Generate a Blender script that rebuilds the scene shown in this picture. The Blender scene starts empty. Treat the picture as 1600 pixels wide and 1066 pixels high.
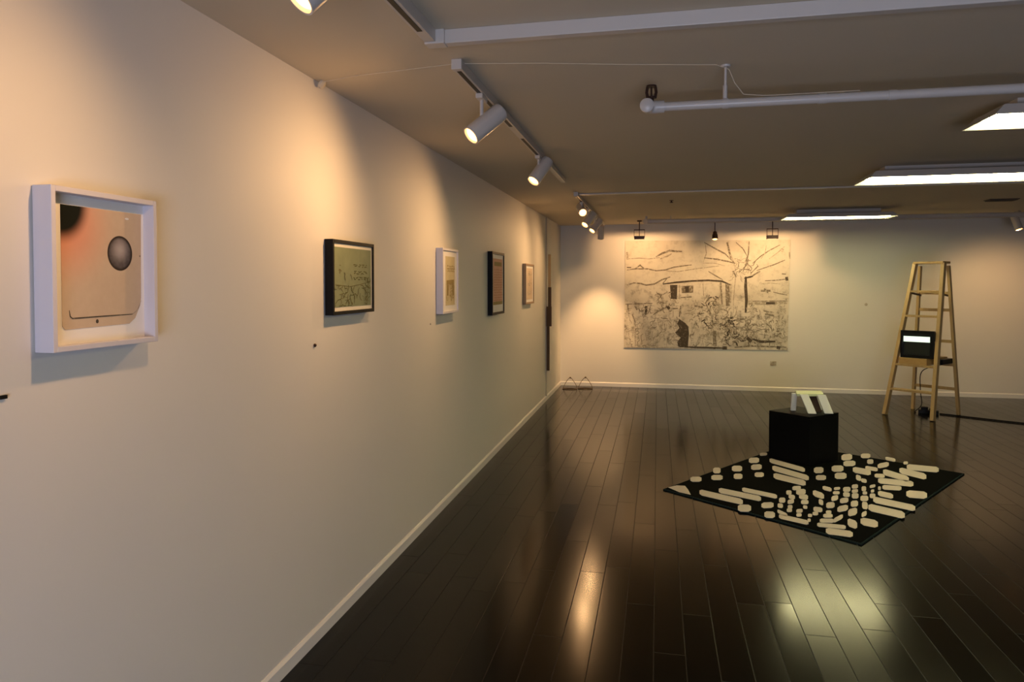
import bpy, bmesh, math, random
from math import sin, cos, pi, sqrt
from mathutils import Vector as V, Matrix
SC = bpy.context.scene
COL = SC.collection
random.seed(7)

# ------------------------------------------------------------------ camera
CX, CH = 1.4388, 1.55
FPX, YAW, PITCH, ROLL, PX, PY = 1149.647, 0.2193, 0.0273, -0.0010, 771.24, 474.40
H, Y = 2.4227, 11.1285                      # ceiling height, back wall
fw = V((-sin(YAW)*cos(PITCH), cos(YAW)*cos(PITCH), -sin(PITCH)))
rt0 = V((cos(YAW), sin(YAW), 0)); up0 = rt0.cross(fw)
rt = rt0*cos(ROLL) + up0*sin(ROLL); up = up0*cos(ROLL) - rt0*sin(ROLL)
CAM = V((CX, 0, CH))
cam = bpy.data.objects.new('camera', bpy.data.cameras.new('camera')); COL.objects.link(cam)
m = Matrix((rt, up, -fw)).transposed().to_4x4(); m.translation = CAM
cam.matrix_world = m
cam.data.sensor_width = 36; cam.data.lens = FPX/1600*36
cam.data.shift_x = (800-PX)/1600; cam.data.shift_y = (PY-533)/1600
cam.data.clip_start = .05
SC.camera = cam

def on(ax, val, x, y):
    """the point of the plane axis=val that the photo shows at pixel x, y"""
    d = fw + rt*((x-PX)/FPX) - up*((y-PY)/FPX)
    return CAM + d*((val-CAM[ax])/d[ax])

# ------------------------------------------------------------------ materials
def nodes(name):
    mt = bpy.data.materials.new(name); mt.use_nodes = True
    nt = mt.node_tree; b = nt.nodes['Principled BSDF']
    return mt, nt, b
def mat(name, col, rough=.5, spec=.5, metal=0., var=.06, scale=9., bump=0., emit=0., coat=0.):
    mt, nt, b = nodes(name)
    tc = nt.nodes.new('ShaderNodeTexCoord'); no = nt.nodes.new('ShaderNodeTexNoise')
    no.inputs['Scale'].default_value = scale; no.inputs['Detail'].default_value = 4
    nt.links.new(tc.outputs['Object'], no.inputs['Vector'])
    mx = nt.nodes.new('ShaderNodeMix'); mx.data_type = 'RGBA'
    mx.inputs['A'].default_value = [min(1, c*(1-var)) for c in col]+[1]
    mx.inputs['B'].default_value = [min(1, c*(1+var)) for c in col]+[1]
    nt.links.new(no.outputs['Fac'], mx.inputs['Factor'])
    nt.links.new(mx.outputs['Result'], b.inputs['Base Color'])
    b.inputs['Roughness'].default_value = rough; b.inputs['Metallic'].default_value = metal
    b.inputs['Specular IOR Level'].default_value = spec
    b.inputs['Coat Weight'].default_value = coat
    if bump:
        bp = nt.nodes.new('ShaderNodeBump'); bp.inputs['Strength'].default_value = bump; bp.inputs['Distance'].default_value = .004
        nt.links.new(no.outputs['Fac'], bp.inputs['Height']); nt.links.new(bp.outputs['Normal'], b.inputs['Normal'])
    if emit:
        nt.links.new(mx.outputs['Result'], b.inputs['Emission Color']); b.inputs['Emission Strength'].default_value = emit
    return mt
class G:
    """small node-graph helper"""
    def __init__(s, nt): s.nt = nt
    def n(s, t, **k):
        o = s.nt.nodes.new(t)
        for a, v in k.items(): setattr(o, a, v)
        return o
    def put(s, sock, v):
        if hasattr(v, 'is_output'): s.nt.links.new(v, sock)
        else: sock.default_value = v
    def math(s, op, a, b=0., c=0.):
        o = s.n('ShaderNodeMath', operation=op)
        s.put(o.inputs[0], a); s.put(o.inputs[1], b); s.put(o.inputs[2], c)
        return o.outputs[0]
    def mix(s, f, a, b):
        o = s.n('ShaderNodeMix', data_type='RGBA'); s.put(o.inputs['Factor'], f)
        s.put(o.inputs['A'], a if hasattr(a, 'is_output') else (*a, 1)); s.put(o.inputs['B'], b if hasattr(b, 'is_output') else (*b, 1))
        return o.outputs['Result']
    def ramp(s, v, a, b, o0=0., o1=1.):
        o = s.n('ShaderNodeMapRange', interpolation_type='SMOOTHSTEP'); s.put(o.inputs[0], v)
        for i, q in enumerate((a, b, o0, o1)): o.inputs[i+1].default_value = q
        return o.outputs[0]

M = {}
M['wall'] = mat('painted plaster', (.74, .715, .66), .62, .3, var=.012, scale=2.2, bump=.05)
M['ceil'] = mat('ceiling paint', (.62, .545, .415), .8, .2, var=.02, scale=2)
M['trim'] = mat('white trim paint', (.80, .78, .75), .4, .4, var=.02)
M['seam'] = mat('beige trim paint', (.52, .46, .37), .6, .2, var=.04)
M['white'] = mat('white enamel', (.57, .525, .48), .35, .5, var=.02)
M['whitewood'] = mat('white lacquered wood', (.64, .62, .67), .45, .25, var=.015)
M['mat'] = mat('white mat board', (.86, .84, .80), .8, .2, var=.01)
M['cream'] = mat('cream mat board', (.78, .74, .62), .8, .2, var=.02)
M['blackwood'] = mat('black stained wood', (.008, .007, .007), .5, .12, var=.3)
M['lightwood'] = mat('pale oak', (.33, .22, .13), .5, .4, var=.15, scale=20)
M['slot'] = mat('dark conductor slot', (.03, .022, .012), .5, .4, var=.2)
M['brownmetal'] = mat('dark bronze', (.06, .03, .022), .4, .5, .6, var=.2)
M['black'] = mat('black plastic', (.008, .008, .008), .45, .15, var=.2)
M['blacksatin'] = mat('black painted board', (.0022, .0023, .0022), .6, .12, var=.25, scale=6)
M['rug'] = mat('black wool pile', (.0042, .0046, .0042), .95, .03, var=.4, scale=120, bump=.4)
M['rugwhite'] = mat('ivory wool pile', (.74, .65, .58), .95, .1, var=.1, scale=120, bump=.4)
M['rugedge'] = mat('teal black binding', (.012, .022, .022), .9, .1, var=.4, scale=80)
M['darkwood'] = mat('dark brown timber', (.085, .045, .017), .6, .3, var=.25, scale=14)
M['palewood'] = mat('weathered pale timber', (.45, .31, .16), .6, .3, var=.15, scale=14)
M['wire'] = mat('brown wire', (.13, .08, .04), .4, .5, .5, var=.1)
M['grey'] = mat('dark grey grille', (.10, .085, .07), .6, .3, var=.1)
M['sculpt'] = mat('white resin', (.80, .79, .72), .4, .5, var=.04)
M['sculptgreen'] = mat('pale green resin', (.66, .72, .42), .4, .5, var=.06)
M['bezel'] = mat('monitor plastic', (.007, .007, .007), .4, .2, var=.1)
M['bezelgrey'] = mat('grey monitor plastic', (.10, .095, .10), .45, .5, var=.1)
M['cable'] = mat('white cable', (.6, .57, .53), .5, .4, var=.03)
M['lamp_on'] = mat('lit lamp face', (1, .45, .14), .5, .2, var=.01, emit=4.)
M['tube_on'] = mat('lit fluorescent tube', (1., .93, .50), .5, .2, var=.005, emit=24.)
M['screen_on'] = mat('lit screen band', (.80, .95, .80), .3, .3, var=.04, emit=.6)
M['screen'] = mat('dark screen glass', (.020, .024, .020), .12, .5, var=.2)
def brush(name, ink, paper, scale, lo, hi):
    """dry ink: strokes broken up by the grain of the paper"""
    mt, nt, b = nodes(name); g = G(nt); tc = g.n('ShaderNodeTexCoord'); no = g.n('ShaderNodeTexNoise')
    no.inputs['Scale'].default_value = scale; no.inputs['Detail'].default_value = 6; no.inputs['Roughness'].default_value = .7
    nt.links.new(tc.outputs['Object'], no.inputs['Vector'])
    nt.links.new(g.mix(g.ramp(no.outputs['Fac'], lo, hi), ink, paper), b.inputs['Base Color']); b.inputs['Roughness'].default_value = .9
    b.inputs['Specular IOR Level'].default_value = .1
    return mt
PAPER = (.70, .655, .555)
M['ink'] = brush('black ink', (.085, .07, .052), (.36, .32, .25), 26, .52, .75)
M['inkmid'] = brush('grey ink', (.20, .17, .125), PAPER, 30, .47, .72)
M['inklight'] = brush('pale ink wash', (.35, .305, .235), PAPER, 30, .44, .68)
def paper_mat():
    mt, nt, b = nodes('drawing paper'); g = G(nt); tc = g.n('ShaderNodeTexCoord'); sp = g.n('ShaderNodeSeparateXYZ'); nt.links.new(tc.outputs['Object'], sp.inputs[0])
    no = g.n('ShaderNodeTexNoise'); no.inputs['Scale'].default_value = 11; no.inputs['Detail'].default_value = 8; no.inputs['Roughness'].default_value = .72; nt.links.new(tc.outputs['Object'], no.inputs['Vector'])
    n2 = g.n('ShaderNodeTexNoise'); n2.inputs['Scale'].default_value = 3.2; n2.inputs['Detail'].default_value = 4; nt.links.new(tc.outputs['Object'], n2.inputs['Vector'])
    dens = g.ramp(sp.outputs[2], .55, 1.15, 1., .25)          # hatching thickens downward; the lower grey also paints in the floodlights' falloff
    ink = g.math('MULTIPLY', g.ramp(no.outputs['Fac'], .47, .70), dens)
    wash = g.math('MULTIPLY', g.ramp(n2.outputs['Fac'], .40, .68), g.math('MULTIPLY', dens, .55))
    c = g.mix(wash, PAPER, (.42, .375, .295)); c = g.mix(ink, c, (.15, .125, .09))
    nt.links.new(c, b.inputs['Base Color']); b.inputs['Roughness'].default_value = .85; b.inputs['Specular IOR Level'].default_value = .15
    return mt
M['paper'] = paper_mat()

def wood(name, a, b, axis, rough=.45):
    mt, nt, bs = nodes(name); g = G(nt)
    tc = g.n('ShaderNodeTexCoord'); mp = g.n('ShaderNodeMapping'); s = [14., 14., 14.]; s[axis] = 1.2
    mp.inputs['Scale'].default_value = s; nt.links.new(tc.outputs['Object'], mp.inputs['Vector'])
    no = g.n('ShaderNodeTexNoise'); no.inputs['Scale'].default_value = 3; no.inputs['Detail'].default_value = 5
    nt.links.new(mp.outputs[0], no.inputs['Vector'])
    nt.links.new(g.mix(no.outputs['Fac'], a, b), bs.inputs['Base Color']); bs.inputs['Roughness'].default_value = rough
    return mt
M['pine'] = wood('varnished pine', (.40, .25, .10), (.57, .39, .18), 2)
M['pinebox'] = wood('orange pine', (.42, .25, .085), (.56, .36, .14), 0)

def floor_mat():
    mt, nt, b = nodes('dark plank floor'); g = G(nt)
    tc = g.n('ShaderNodeTexCoord'); sp = g.n('ShaderNodeSeparateXYZ'); nt.links.new(tc.outputs['Object'], sp.inputs[0])
    x, y = sp.outputs[0], sp.outputs[1]
    u = g.math('DIVIDE', g.math('ADD', x, 3.9), .13); row = g.math('FLOOR', u)
    w1 = g.n('ShaderNodeTexWhiteNoise', noise_dimensions='1D'); nt.links.new(row, w1.inputs['W'])
    v = g.math('ADD', g.math('DIVIDE', y, 1.22), g.math('MULTIPLY', w1.outputs['Value'], 7.3)); cl = g.math('FLOOR', v)
    w2 = g.n('ShaderNodeTexWhiteNoise', noise_dimensions='2D'); cb = g.n('ShaderNodeCombineXYZ')
    nt.links.new(row, cb.inputs[0]); nt.links.new(cl, cb.inputs[1]); nt.links.new(cb.outputs[0], w2.inputs['Vector'])
    rnd = w2.outputs['Value']
    def edge(t, w):
        fr = g.math('FRACT', t); d = g.math('MINIMUM', fr, g.math('SUBTRACT', 1., fr))
        return g.math('LESS_THAN', d, w)
    seam = g.math('MAXIMUM', edge(u, .016), edge(v, .0022))
    mp = g.n('ShaderNodeMapping'); mp.inputs['Scale'].default_value = (40, 1.6, 1); nt.links.new(tc.outputs['Object'], mp.inputs['Vector'])
    no = g.n('ShaderNodeTexNoise'); no.inputs['Scale'].default_value = 1.; no.inputs['Detail'].default_value = 5; nt.links.new(mp.outputs[0], no.inputs['Vector'])
    c = g.mix(rnd, (.0035, .003, .0014), (.0062, .0052, .0026))
    c = g.mix(g.math('MULTIPLY', no.outputs['Fac'], .5), c, (.003, .0025, .0015))
    c = g.mix(seam, c, (.001, .001, .0008))
    vm = g.n('ShaderNodeVectorMath', operation='DISTANCE'); nt.links.new(tc.outputs['Object'], vm.inputs[0]); vm.inputs[1].default_value = (2.165, 3.697, 0)
    c = g.mix(g.math('LESS_THAN', vm.outputs['Value'], .012), c, (.004, .004, .003))
    nt.links.new(c, b.inputs['Base Color'])
    r = g.math('ADD', g.math('ADD', FLOOR_ROUGH, g.math('MULTIPLY', rnd, .05)), g.math('MULTIPLY', seam, .35))
    nt.links.new(r, b.inputs['Roughness']); b.inputs['Specular IOR Level'].default_value = FLOOR_SPEC
    hgt = g.math('ADD', g.math('MULTIPLY', seam, -1.), g.math('MULTIPLY', no.outputs['Fac'], .06))
    tilt = g.math('MULTIPLY', g.math('SUBTRACT', rnd, .5), g.math('FRACT', u)) 
    bp = g.n('ShaderNodeBump'); bp.inputs['Strength'].default_value = .2; bp.inputs['Distance'].default_value = .0015
    nt.links.new(g.math('ADD', hgt, g.math('MULTIPLY', tilt, .7)), bp.inputs['Height']); nt.links.new(bp.outputs['Normal'], b.inputs['Normal'])
    return mt
FLOOR_ROUGH, FLOOR_SPEC = .14, .17
M['floor'] = floor_mat()

# ------------------------------------------------------------------ mesh helpers
class MB:
    def __init__(s): s.v, s.f, s.mi = [], [], []
    def add(s, vs, fs, mi=0):
        o = len(s.v); s.v += [V(p) for p in vs]; s.f += [[i+o for i in f] for f in fs]; s.mi += [mi]*len(fs); return s
    def obox(s, c, ax, ay, az, mi=0):
        c, ax, ay, az = V(c), V(ax), V(ay), V(az)
        vs = [c+ax*i+ay*j+az*k for i in (-1, 1) for j in (-1, 1) for k in (-1, 1)]
        return s.add(vs, [(0,1,3,2), (4,6,7,5), (0,4,5,1), (2,3,7,6), (0,2,6,4), (1,5,7,3)], mi)
    def box(s, x0, x1, y0, y1, z0, z1, mi=0):
        return s.obox(((x0+x1)/2, (y0+y1)/2, (z0+z1)/2), ((x1-x0)/2,0,0), (0,(y1-y0)/2,0), (0,0,(z1-z0)/2), mi)
    def beam(s, p0, p1, w, d, side, mi=0):
        """bar from p0 to p1, w wide along side, d deep across it"""
        p0, p1 = V(p0), V(p1); t = (p1-p0); L = t.length; t /= L
        sd = V(side); sd = (sd - t*sd.dot(t)).normalized(); dp = t.cross(sd)
        return s.obox((p0+p1)/2, sd*w/2, dp*d/2, t*L/2, mi)
    def tube(s, pts, r, n=10, mi=0, closed=False):
        pts = [V(p) for p in pts]; N = len(pts); rings = []; prev = None
        for i, p in enumerate(pts):
            a = pts[(i-1) % N] if (closed or i) else p; b = pts[(i+1) % N] if (closed or i < N-1) else p
            t = (b-a).normalized()
            if prev is None: prev = t.orthogonal().normalized()
            prev = (prev - t*prev.dot(t)).normalized(); q = t.cross(prev)
            rr = r[i] if isinstance(r, (list, tuple)) else r
            rings.append([p+(prev*cos(2*pi*k/n)+q*sin(2*pi*k/n))*rr for k in range(n)])
        vs = [p for R in rings for p in R]; fs = []
        for i in range(N if closed else N-1):
            j = (i+1) % N
            for k in range(n): fs.append((i*n+k, i*n+(k+1) % n, j*n+(k+1) % n, j*n+k))
        if not closed: fs += [tuple(range(n))[::-1], tuple(range((N-1)*n, N*n))]
        return s.add(vs, fs, mi)
    def lathe(s, o, axis, prof, n=24, mi=0):
        """prof: (distance along axis, radius)"""
        o = V(o); t = V(axis).normalized(); a = t.orthogonal().normalized(); b = t.cross(a)
        vs = [o+t*h+(a*cos(2*pi*k/n)+b*sin(2*pi*k/n))*max(r, 1e-5) for h, r in prof for k in range(n)]
        fs = [(i*n+k, i*n+(k+1) % n, (i+1)*n+(k+1) % n, (i+1)*n+k) for i in range(len(prof)-1) for k in range(n)]
        if prof[0][1] > 1e-4: fs.append(tuple(range(n))[::-1])
        if prof[-1][1] > 1e-4: fs.append(tuple(range((len(prof)-1)*n, len(prof)*n)))
        return s.add(vs, fs, mi)
    def prism(s, poly, d, mi=0):
        """polygon swept by vector d"""
        n = len(poly); d = V(d); p = [V(q) for q in poly]
        return s.add(p+[q+d for q in p], [tuple(range(n))[::-1], tuple(range(n, 2*n))]+[(i, (i+1) % n, n+(i+1) % n, n+i) for i in range(n)], mi)
    def build(s, name, mats, parent=None, root=None, bevel=0., smooth=False, loc=None):
        """mesh in world space, stored relative to the root (or loc) it belongs to"""
        base = V(root.location) if root is not None else (V(loc) if loc is not None else V((0,0,0)))
        me = bpy.data.meshes.new(name); me.from_pydata([p-base for p in s.v], [], s.f)
        for q in (mats if isinstance(mats, (list, tuple)) else [mats]): me.materials.append(M[q] if isinstance(q, str) else q)
        me.polygons.foreach_set('material_index', s.mi)
        bm = bmesh.new(); bm.from_mesh(me); bmesh.ops.recalc_face_normals(bm, faces=bm.faces); bm.to_mesh(me); bm.free()
        if smooth:
            me.polygons.foreach_set('use_smooth', [True]*len(me.polygons)); me.set_sharp_from_angle(angle=math.radians(38))
        o = bpy.data.objects.new(name, me); COL.objects.link(o)
        if parent is not None: o.parent = parent
        elif loc is not None: o.location = loc
        if bevel:
            b = o.modifiers.new('bevel', 'BEVEL'); b.width = bevel; b.segments = 2; b.limit_method = 'ANGLE'
        return o
def thing(name, label, cat, loc, group=None):
    o = bpy.data.objects.new(name, None); COL.objects.link(o); o.location = loc; o.empty_display_size = .1
    return tag(o, label, cat, group)
def tag(o, label, cat, group=None):
    o['label'] = label; o['category'] = cat
    if group: o['group'] = group
    return o
def struct(o): o['kind'] = 'structure'; return o

# ------------------------------------------------------------------ the room
XR, YF = 9.2, -1.9
struct(MB().box(-.15, XR+.15, YF-.15, Y+.15, -.1, 0).build('floor', 'floor'))
struct(MB().box(-.15, XR+.15, YF-.15, Y+.15, H, H+.1).build('ceiling', 'ceil'))
struct(MB().box(-.15, 0, YF, Y, 0, H).build('wall_left', 'wall'))
struct(MB().box(XR, XR+.15, YF, Y, 0, H).build('wall_right', 'wall'))
struct(MB().box(-.15, XR+.15, Y, Y+.15, 0, H).build('wall_back', 'wall'))
W0, W1, WZ0, WZ1 = 1.1, 2.7, .2, 1.35          # shop window behind the camera
mb = MB()
mb.box(-.15, W0, YF-.15, YF, 0, H).box(W1, XR+.15, YF-.15, YF, 0, H).box(W0, W1, YF-.15, YF, 0, WZ0).box(W0, W1, YF-.15, YF, WZ1, H)
struct(mb.build('wall_front', 'wall'))
win = struct(MB().box(W0, W1, YF-.11, YF-.05, WZ0, WZ0+.05).box(W0, W1, YF-.11, YF-.05, WZ1-.05, WZ1).box(W0, W0+.05, YF-.11, YF-.05, WZ0, WZ1)
    .box(W1-.05, W1, YF-.11, YF-.05, WZ0, WZ1).box((W0+W1)/2-.025, (W0+W1)/2+.025, YF-.11, YF-.05, WZ0, WZ1).build('window_1', 'trim'))
def pane_mat():
    mt = bpy.data.materials.new('window glass'); mt.use_nodes = True; nt = mt.node_tree; nt.nodes.clear()
    o = nt.nodes.new('ShaderNodeOutputMaterial'); t = nt.nodes.new('ShaderNodeBsdfTransparent'); gl = nt.nodes.new('ShaderNodeBsdfGlossy')
    gl.inputs['Roughness'].default_value = .02; fr = nt.nodes.new('ShaderNodeFresnel'); fr.inputs[0].default_value = 1.45
    mx = nt.nodes.new('ShaderNodeMixShader'); nt.links.new(fr.outputs[0], mx.inputs[0]); nt.links.new(t.outputs[0], mx.inputs[1]); nt.links.new(gl.outputs[0], mx.inputs[2]); nt.links.new(mx.outputs[0], o.inputs[0])
    return mt
pane = MB().box(W0+.05, W1-.05, YF-.083, YF-.077, WZ0+.05, WZ1-.05).build('window_pane', pane_mat(), parent=win)
BB = .063
struct(MB().prism([(0, YF, 0), (.012, YF, 0), (.012, YF, BB-.012), (.004, YF, BB), (0, YF, BB)], (0, Y-YF, 0)).build('baseboard_left', 'trim'))
struct(MB().prism([(.012, Y, 0), (.012, Y-.012, 0), (.012, Y-.012, BB-.012), (.012, Y-.004, BB), (.012, Y, BB)], (XR-.012, 0, 0)).build('baseboard_back', 'trim'))
struct(MB().box(0, .016, 9.60, 9.63, BB, H).build('trim_1', 'seam'))

# ------------------------------------------------------------------ flat marks on a plane (ink strokes, printed shapes)
class Strokes(MB):
    def __init__(s, fn): super().__init__(); s.fn = fn; s.k = 0
    def line(s, pts, w, mi):
        """ribbon in pixel-free plane units through fn(u, v, lift); w is one width or tapering pair"""
        P = [V((a, b)) for a, b in pts]; n = len(P); L = []; R = []
        s.k += 1; lift = .0006 + .00001*(s.k % 90)
        for i, p in enumerate(P):
            t = P[min(i+1, n-1)]-P[max(i-1, 0)]
            if t.length < 1e-9: t = V((1e-6, 0))
            t.normalize(); q = V((-t.y, t.x)); f = i/(n-1)
            ww = w if not isinstance(w, tuple) else w[0]*(1-f)+w[1]*f
            if i in (0, n-1) and n > 2: ww *= .6
            L.append(s.fn(*(p+q*ww/2), lift)); R.append(s.fn(*(p-q*ww/2), lift))
        return s.add(L+R, [(i, i+1, n+i+1, n+i) for i in range(n-1)], mi)
    def poly(s, pts, mi):
        s.k += 1; lift = .0005 + .00001*(s.k % 90)
        return s.add([s.fn(a, b, lift) for a, b in pts], [tuple(range(len(pts)))], mi)

# ------------------------------------------------------------------ framed pictures on the left wall
def picture(label, y0, y1, z0, z1, depth, face, fmat, mmat, recess, art, group='framed pictures along the left wall', bevel=.0015):
    yc = (y0+y1)/2; r = thing('picture_frame', label, 'picture', (0, yc, z0), group)
    mb = MB().box(.002, depth, y0, y0+face, z0, z1).box(.002, depth, y1-face, y1, z0, z1).box(.002, depth, y0+face, y1-face, z0, z0+face).box(.002, depth, y0+face, y1-face, z1-face, z1)
    mb.build('frame', fmat, r, r, bevel=bevel)
    xm = depth-recess
    MB().box(.003, xm, y0+face, y1-face, z0+face, z1-face).build('mat_board', mmat, r, r)
    art(r, xm)
    return r
def sheet(r, x, y0, y1, z0, z1, mats, draw=None, poly=None):
    """artwork sheet: a thin card with its marks; u runs 0..1 to the right, v 0..1 upward"""
    fn = lambda u, v, l: (x+.0012+l, y0+u*(y1-y0), z0+v*(z1-z0))
    s = Strokes(fn)
    if poly: s.prism([(x, y0+u*(y1-y0), z0+v*(z1-z0)) for u, v in poly], (.0012, 0, 0), 0)
    else: s.box(x, x+.0012, y0, y1, z0, z1, 0)
    if draw: draw(s)
    return s.build('artwork', mats, r, r)

def art1_mat(r):
    mt, nt, b = nodes('printed card with sphere'); g = G(nt); tc = g.n('ShaderNodeTexCoord')
    def dist(y, z, sy=1., sz=1.):
        mp = g.n('ShaderNodeMapping', vector_type='POINT'); q = V((0, y, z))-V(r.location)
        mp.inputs['Scale'].default_value = (0, sy, sz); mp.inputs['Location'].default_value = (0, -q.y*sy, -q.z*sz)
        nt.links.new(tc.outputs['Object'], mp.inputs['Vector'])
        l = g.n('ShaderNodeVectorMath', operation='LENGTH'); nt.links.new(mp.outputs[0], l.inputs[0]); return l.outputs['Value']
    no = g.n('ShaderNodeTexNoise'); no.inputs['Scale'].default_value = 40; nt.links.new(tc.outputs['Object'], no.inputs['Vector'])
    base = g.mix(no.outputs['Fac'], (.58, .45, .32), (.64, .51, .37))
    d1 = dist(1.53, 1.70)
    c = g.mix(g.ramp(d1, .02, .19, 1., 0.), base, (.72, .31, .19))
    c = g.mix(g.ramp(dist(1.522, 1.747, 1.0, .95), .058, .100, 1., 0.), c, (.010, .012, .008))
    ds = dist(1.722, 1.632, 1., 1.)
    ball = g.mix(g.ramp(dist(1.722, 1.642), .0, .045, 0., 1.), (.42, .37, .36), (.05, .036, .034))
    n2 = g.n('ShaderNodeTexNoise'); n2.inputs['Scale'].default_value = 90; nt.links.new(tc.outputs['Object'], n2.inputs['Vector'])
    ball = g.mix(g.math('MULTIPLY', n2.outputs['Fac'], .25), ball, (.5, .47, .46))
    ball = g.mix(g.ramp(ds, .036, .046), ball, (.03, .02, .015))
    c = g.mix(g.ramp(ds, .0455, .048, 1., 0.), c, ball)
    nt.links.new(c, b.inputs['Base Color']); b.inputs['Roughness'].default_value = .8; b.inputs['Specular IOR Level'].default_value = .08
    return mt
def art1(r, x):
    y0, y1, z0, z1 = 1.521, 1.806, 1.437, 1.744
    def d(s):
        s.line([(.075, .155), (.085, .105), (.11, .088), (.5, .092), (.86, .095)], .011, 1)
        s.line([(.86, .095), (.93, .13), (.985, .215)], .006, 2)
        s.poly([(.40+.018*cos(a), .052+.018*sin(a)) for a in [k*pi/5 for k in range(10)]], 1)
        s.poly([(.975+.009*cos(a), .62+.008*sin(a)) for a in [k*pi/4 for k in range(8)]], 2)
        s.poly([(.80+.028*cos(a), .945+.010*sin(a)) for a in [k*pi/5 for k in range(10)]], 3)
    sheet(r, x, y0, y1, z0, z1, [art1_mat(r), 'ink', 'inkmid', 'mat'], d, [(.03, 0), (.82, .012), (.90, .06), (.97, .17), (.985, .24), (1, 1), (0, 1), (0, .03)])
picture('square white box frame holding a card with a dark sphere', 1.4585, 1.8300, 1.387, 1.783, .055, .014, 'whitewood', 'mat', .034, art1)

def scribble(s, rng, u0, u1, v0, v1, n, ln, w, mis):
    for k in range(n):
        u, v = rng.uniform(u0, u1), rng.uniform(v0, v1); a = rng.uniform(0, 2*pi); pts = [(u, v)]
        for j in range(rng.randint(2, 4)):
            a += rng.uniform(-1.3, 1.3); u += cos(a)*ln*rng.uniform(.5, 1); v += sin(a)*ln*rng.uniform(.5, 1)
            pts.append((min(u1, max(u0, u)), min(v1, max(v0, v))))
        s.line(pts, w*rng.uniform(.6, 1.4), rng.choice(mis))
def text_rows(s, rng, rows, u0, u1, w, h, mi):
    """runs of small unreadable pen marks"""
    for v in rows:
        u = u0+rng.uniform(0, .05)
        while u < u1:
            l = rng.uniform(.03, .10)
            s.line([(u, v+rng.uniform(-h, h)), (u+l*.4, v+rng.uniform(-h, h)), (u+l, v+rng.uniform(-h, h))], w, mi); u += l+rng.uniform(.01, .05)
M['green'] = mat('sage green print', (.215, .25, .145), .7, .2, var=.22, scale=14)
M['greenink'] = mat('olive ink', (.115, .115, .045), .8, .1, var=.2)
M['greendark'] = mat('dark green ink', (.145, .135, .065), .8, .1, var=.2)
def art2(r, x):
    def d(s):
        g = random.Random(3)
        text_rows(s, g, (.72, .69, .60, .57, .50, .47), .48, .88, .018, .012, 1)
        scribble(s, g, .02, .98, .02, .36, 46, .07, .012, [1, 2, 2]); scribble(s, g, .82, .98, .05, .5, 16, .06, .014, [1])
        scribble(s, g, .05, .45, .45, .7, 5, .05, .02, [2])
        s.line([(.02, .38), (.4, .34), (.7, .38), (.98, .43)], .012, 2)
    sheet(r, x, 3.015+.022, 3.497-.030, 1.409+.034, 1.747-.032, ['green', 'greenink', 'greendark'], d)
picture('black frame around a sage green print with dark writing', 3.015, 3.4975, 1.409, 1.7475, .042, .016, 'blackwood', 'cream', .007, art2)
M['straw'] = mat('straw coloured paper', (.63, .55, .34), .8, .1, var=.12, scale=18)
M['strawink'] = mat('ochre ink', (.34, .26, .11), .8, .1, var=.2)
def art3(r, x):
    def d(s):
        g = random.Random(5)
        text_rows(s, g, (.80, .75, .70), .15, .9, .03, .01, 1); scribble(s, g, .1, .9, .10, .5, 40, .09, .03, [1])
        s.poly([(.1, .42), (.9, .45), (.9, .53), (.1, .51)], 1); s.poly([(.12, .2), (.3, .2), (.3, .42), (.12, .42)], 1); s.poly([(.7, .2), (.88, .2), (.88, .45), (.7, .45)], 1)
    sheet(r, x, 4.78, 5.01, 1.40, 1.735, ['straw', 'strawink'], d)
picture('narrow white frame holding a straw coloured drawing', 4.69, 5.085, 1.346, 1.788, .05, .016, 'whitewood', 'mat', .01, art3)
M['pinkpaper'] = mat('salmon pink print', (.68, .41, .29), .8, .1, var=.18, scale=12)
M['pinkink'] = mat('rose ink', (.50, .22, .14), .8, .1, var=.2)
def art4(r, x):
    def d(s):
        g = random.Random(8)
        s.poly([(.1, .84), (.9, .84), (.9, .93), (.1, .93)], 2); s.poly([(0, 0), (1, 0), (1, .07), (0, .07)], 2)
        text_rows(s, g, [.1+.055*k for k in range(13)], .05, .95, .018, .008, 1)
    sheet(r, x, 6.27, 6.66, 1.36, 1.77, ['pinkpaper', 'pinkink', 'strawink'], d)
picture('tall black frame around a salmon pink print', 6.21, 6.72, 1.273, 1.829, .045, .022, 'blackwood', 'mat', .008, art4)
M['paperpale'] = mat('pale pinkish paper', (.68, .55, .42), .8, .1, var=.08, scale=12)
def art5(r, x):
    def d(s):
        g = random.Random(11)
        scribble(s, g, .15, .85, .15, .9, 40, .1, .02, [1]); text_rows(s, g, (.2, .5, .8), .2, .8, .02, .01, 1)
    sheet(r, x, 7.98, 8.36, 1.37, 1.72, ['paperpale', 'inklight'], d)
picture('light brown wooden frame with a pale sheet nearest the corner', 7.90, 8.44, 1.32, 1.767, .04, .022, 'lightwood', 'mat', .008, art5)

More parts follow.
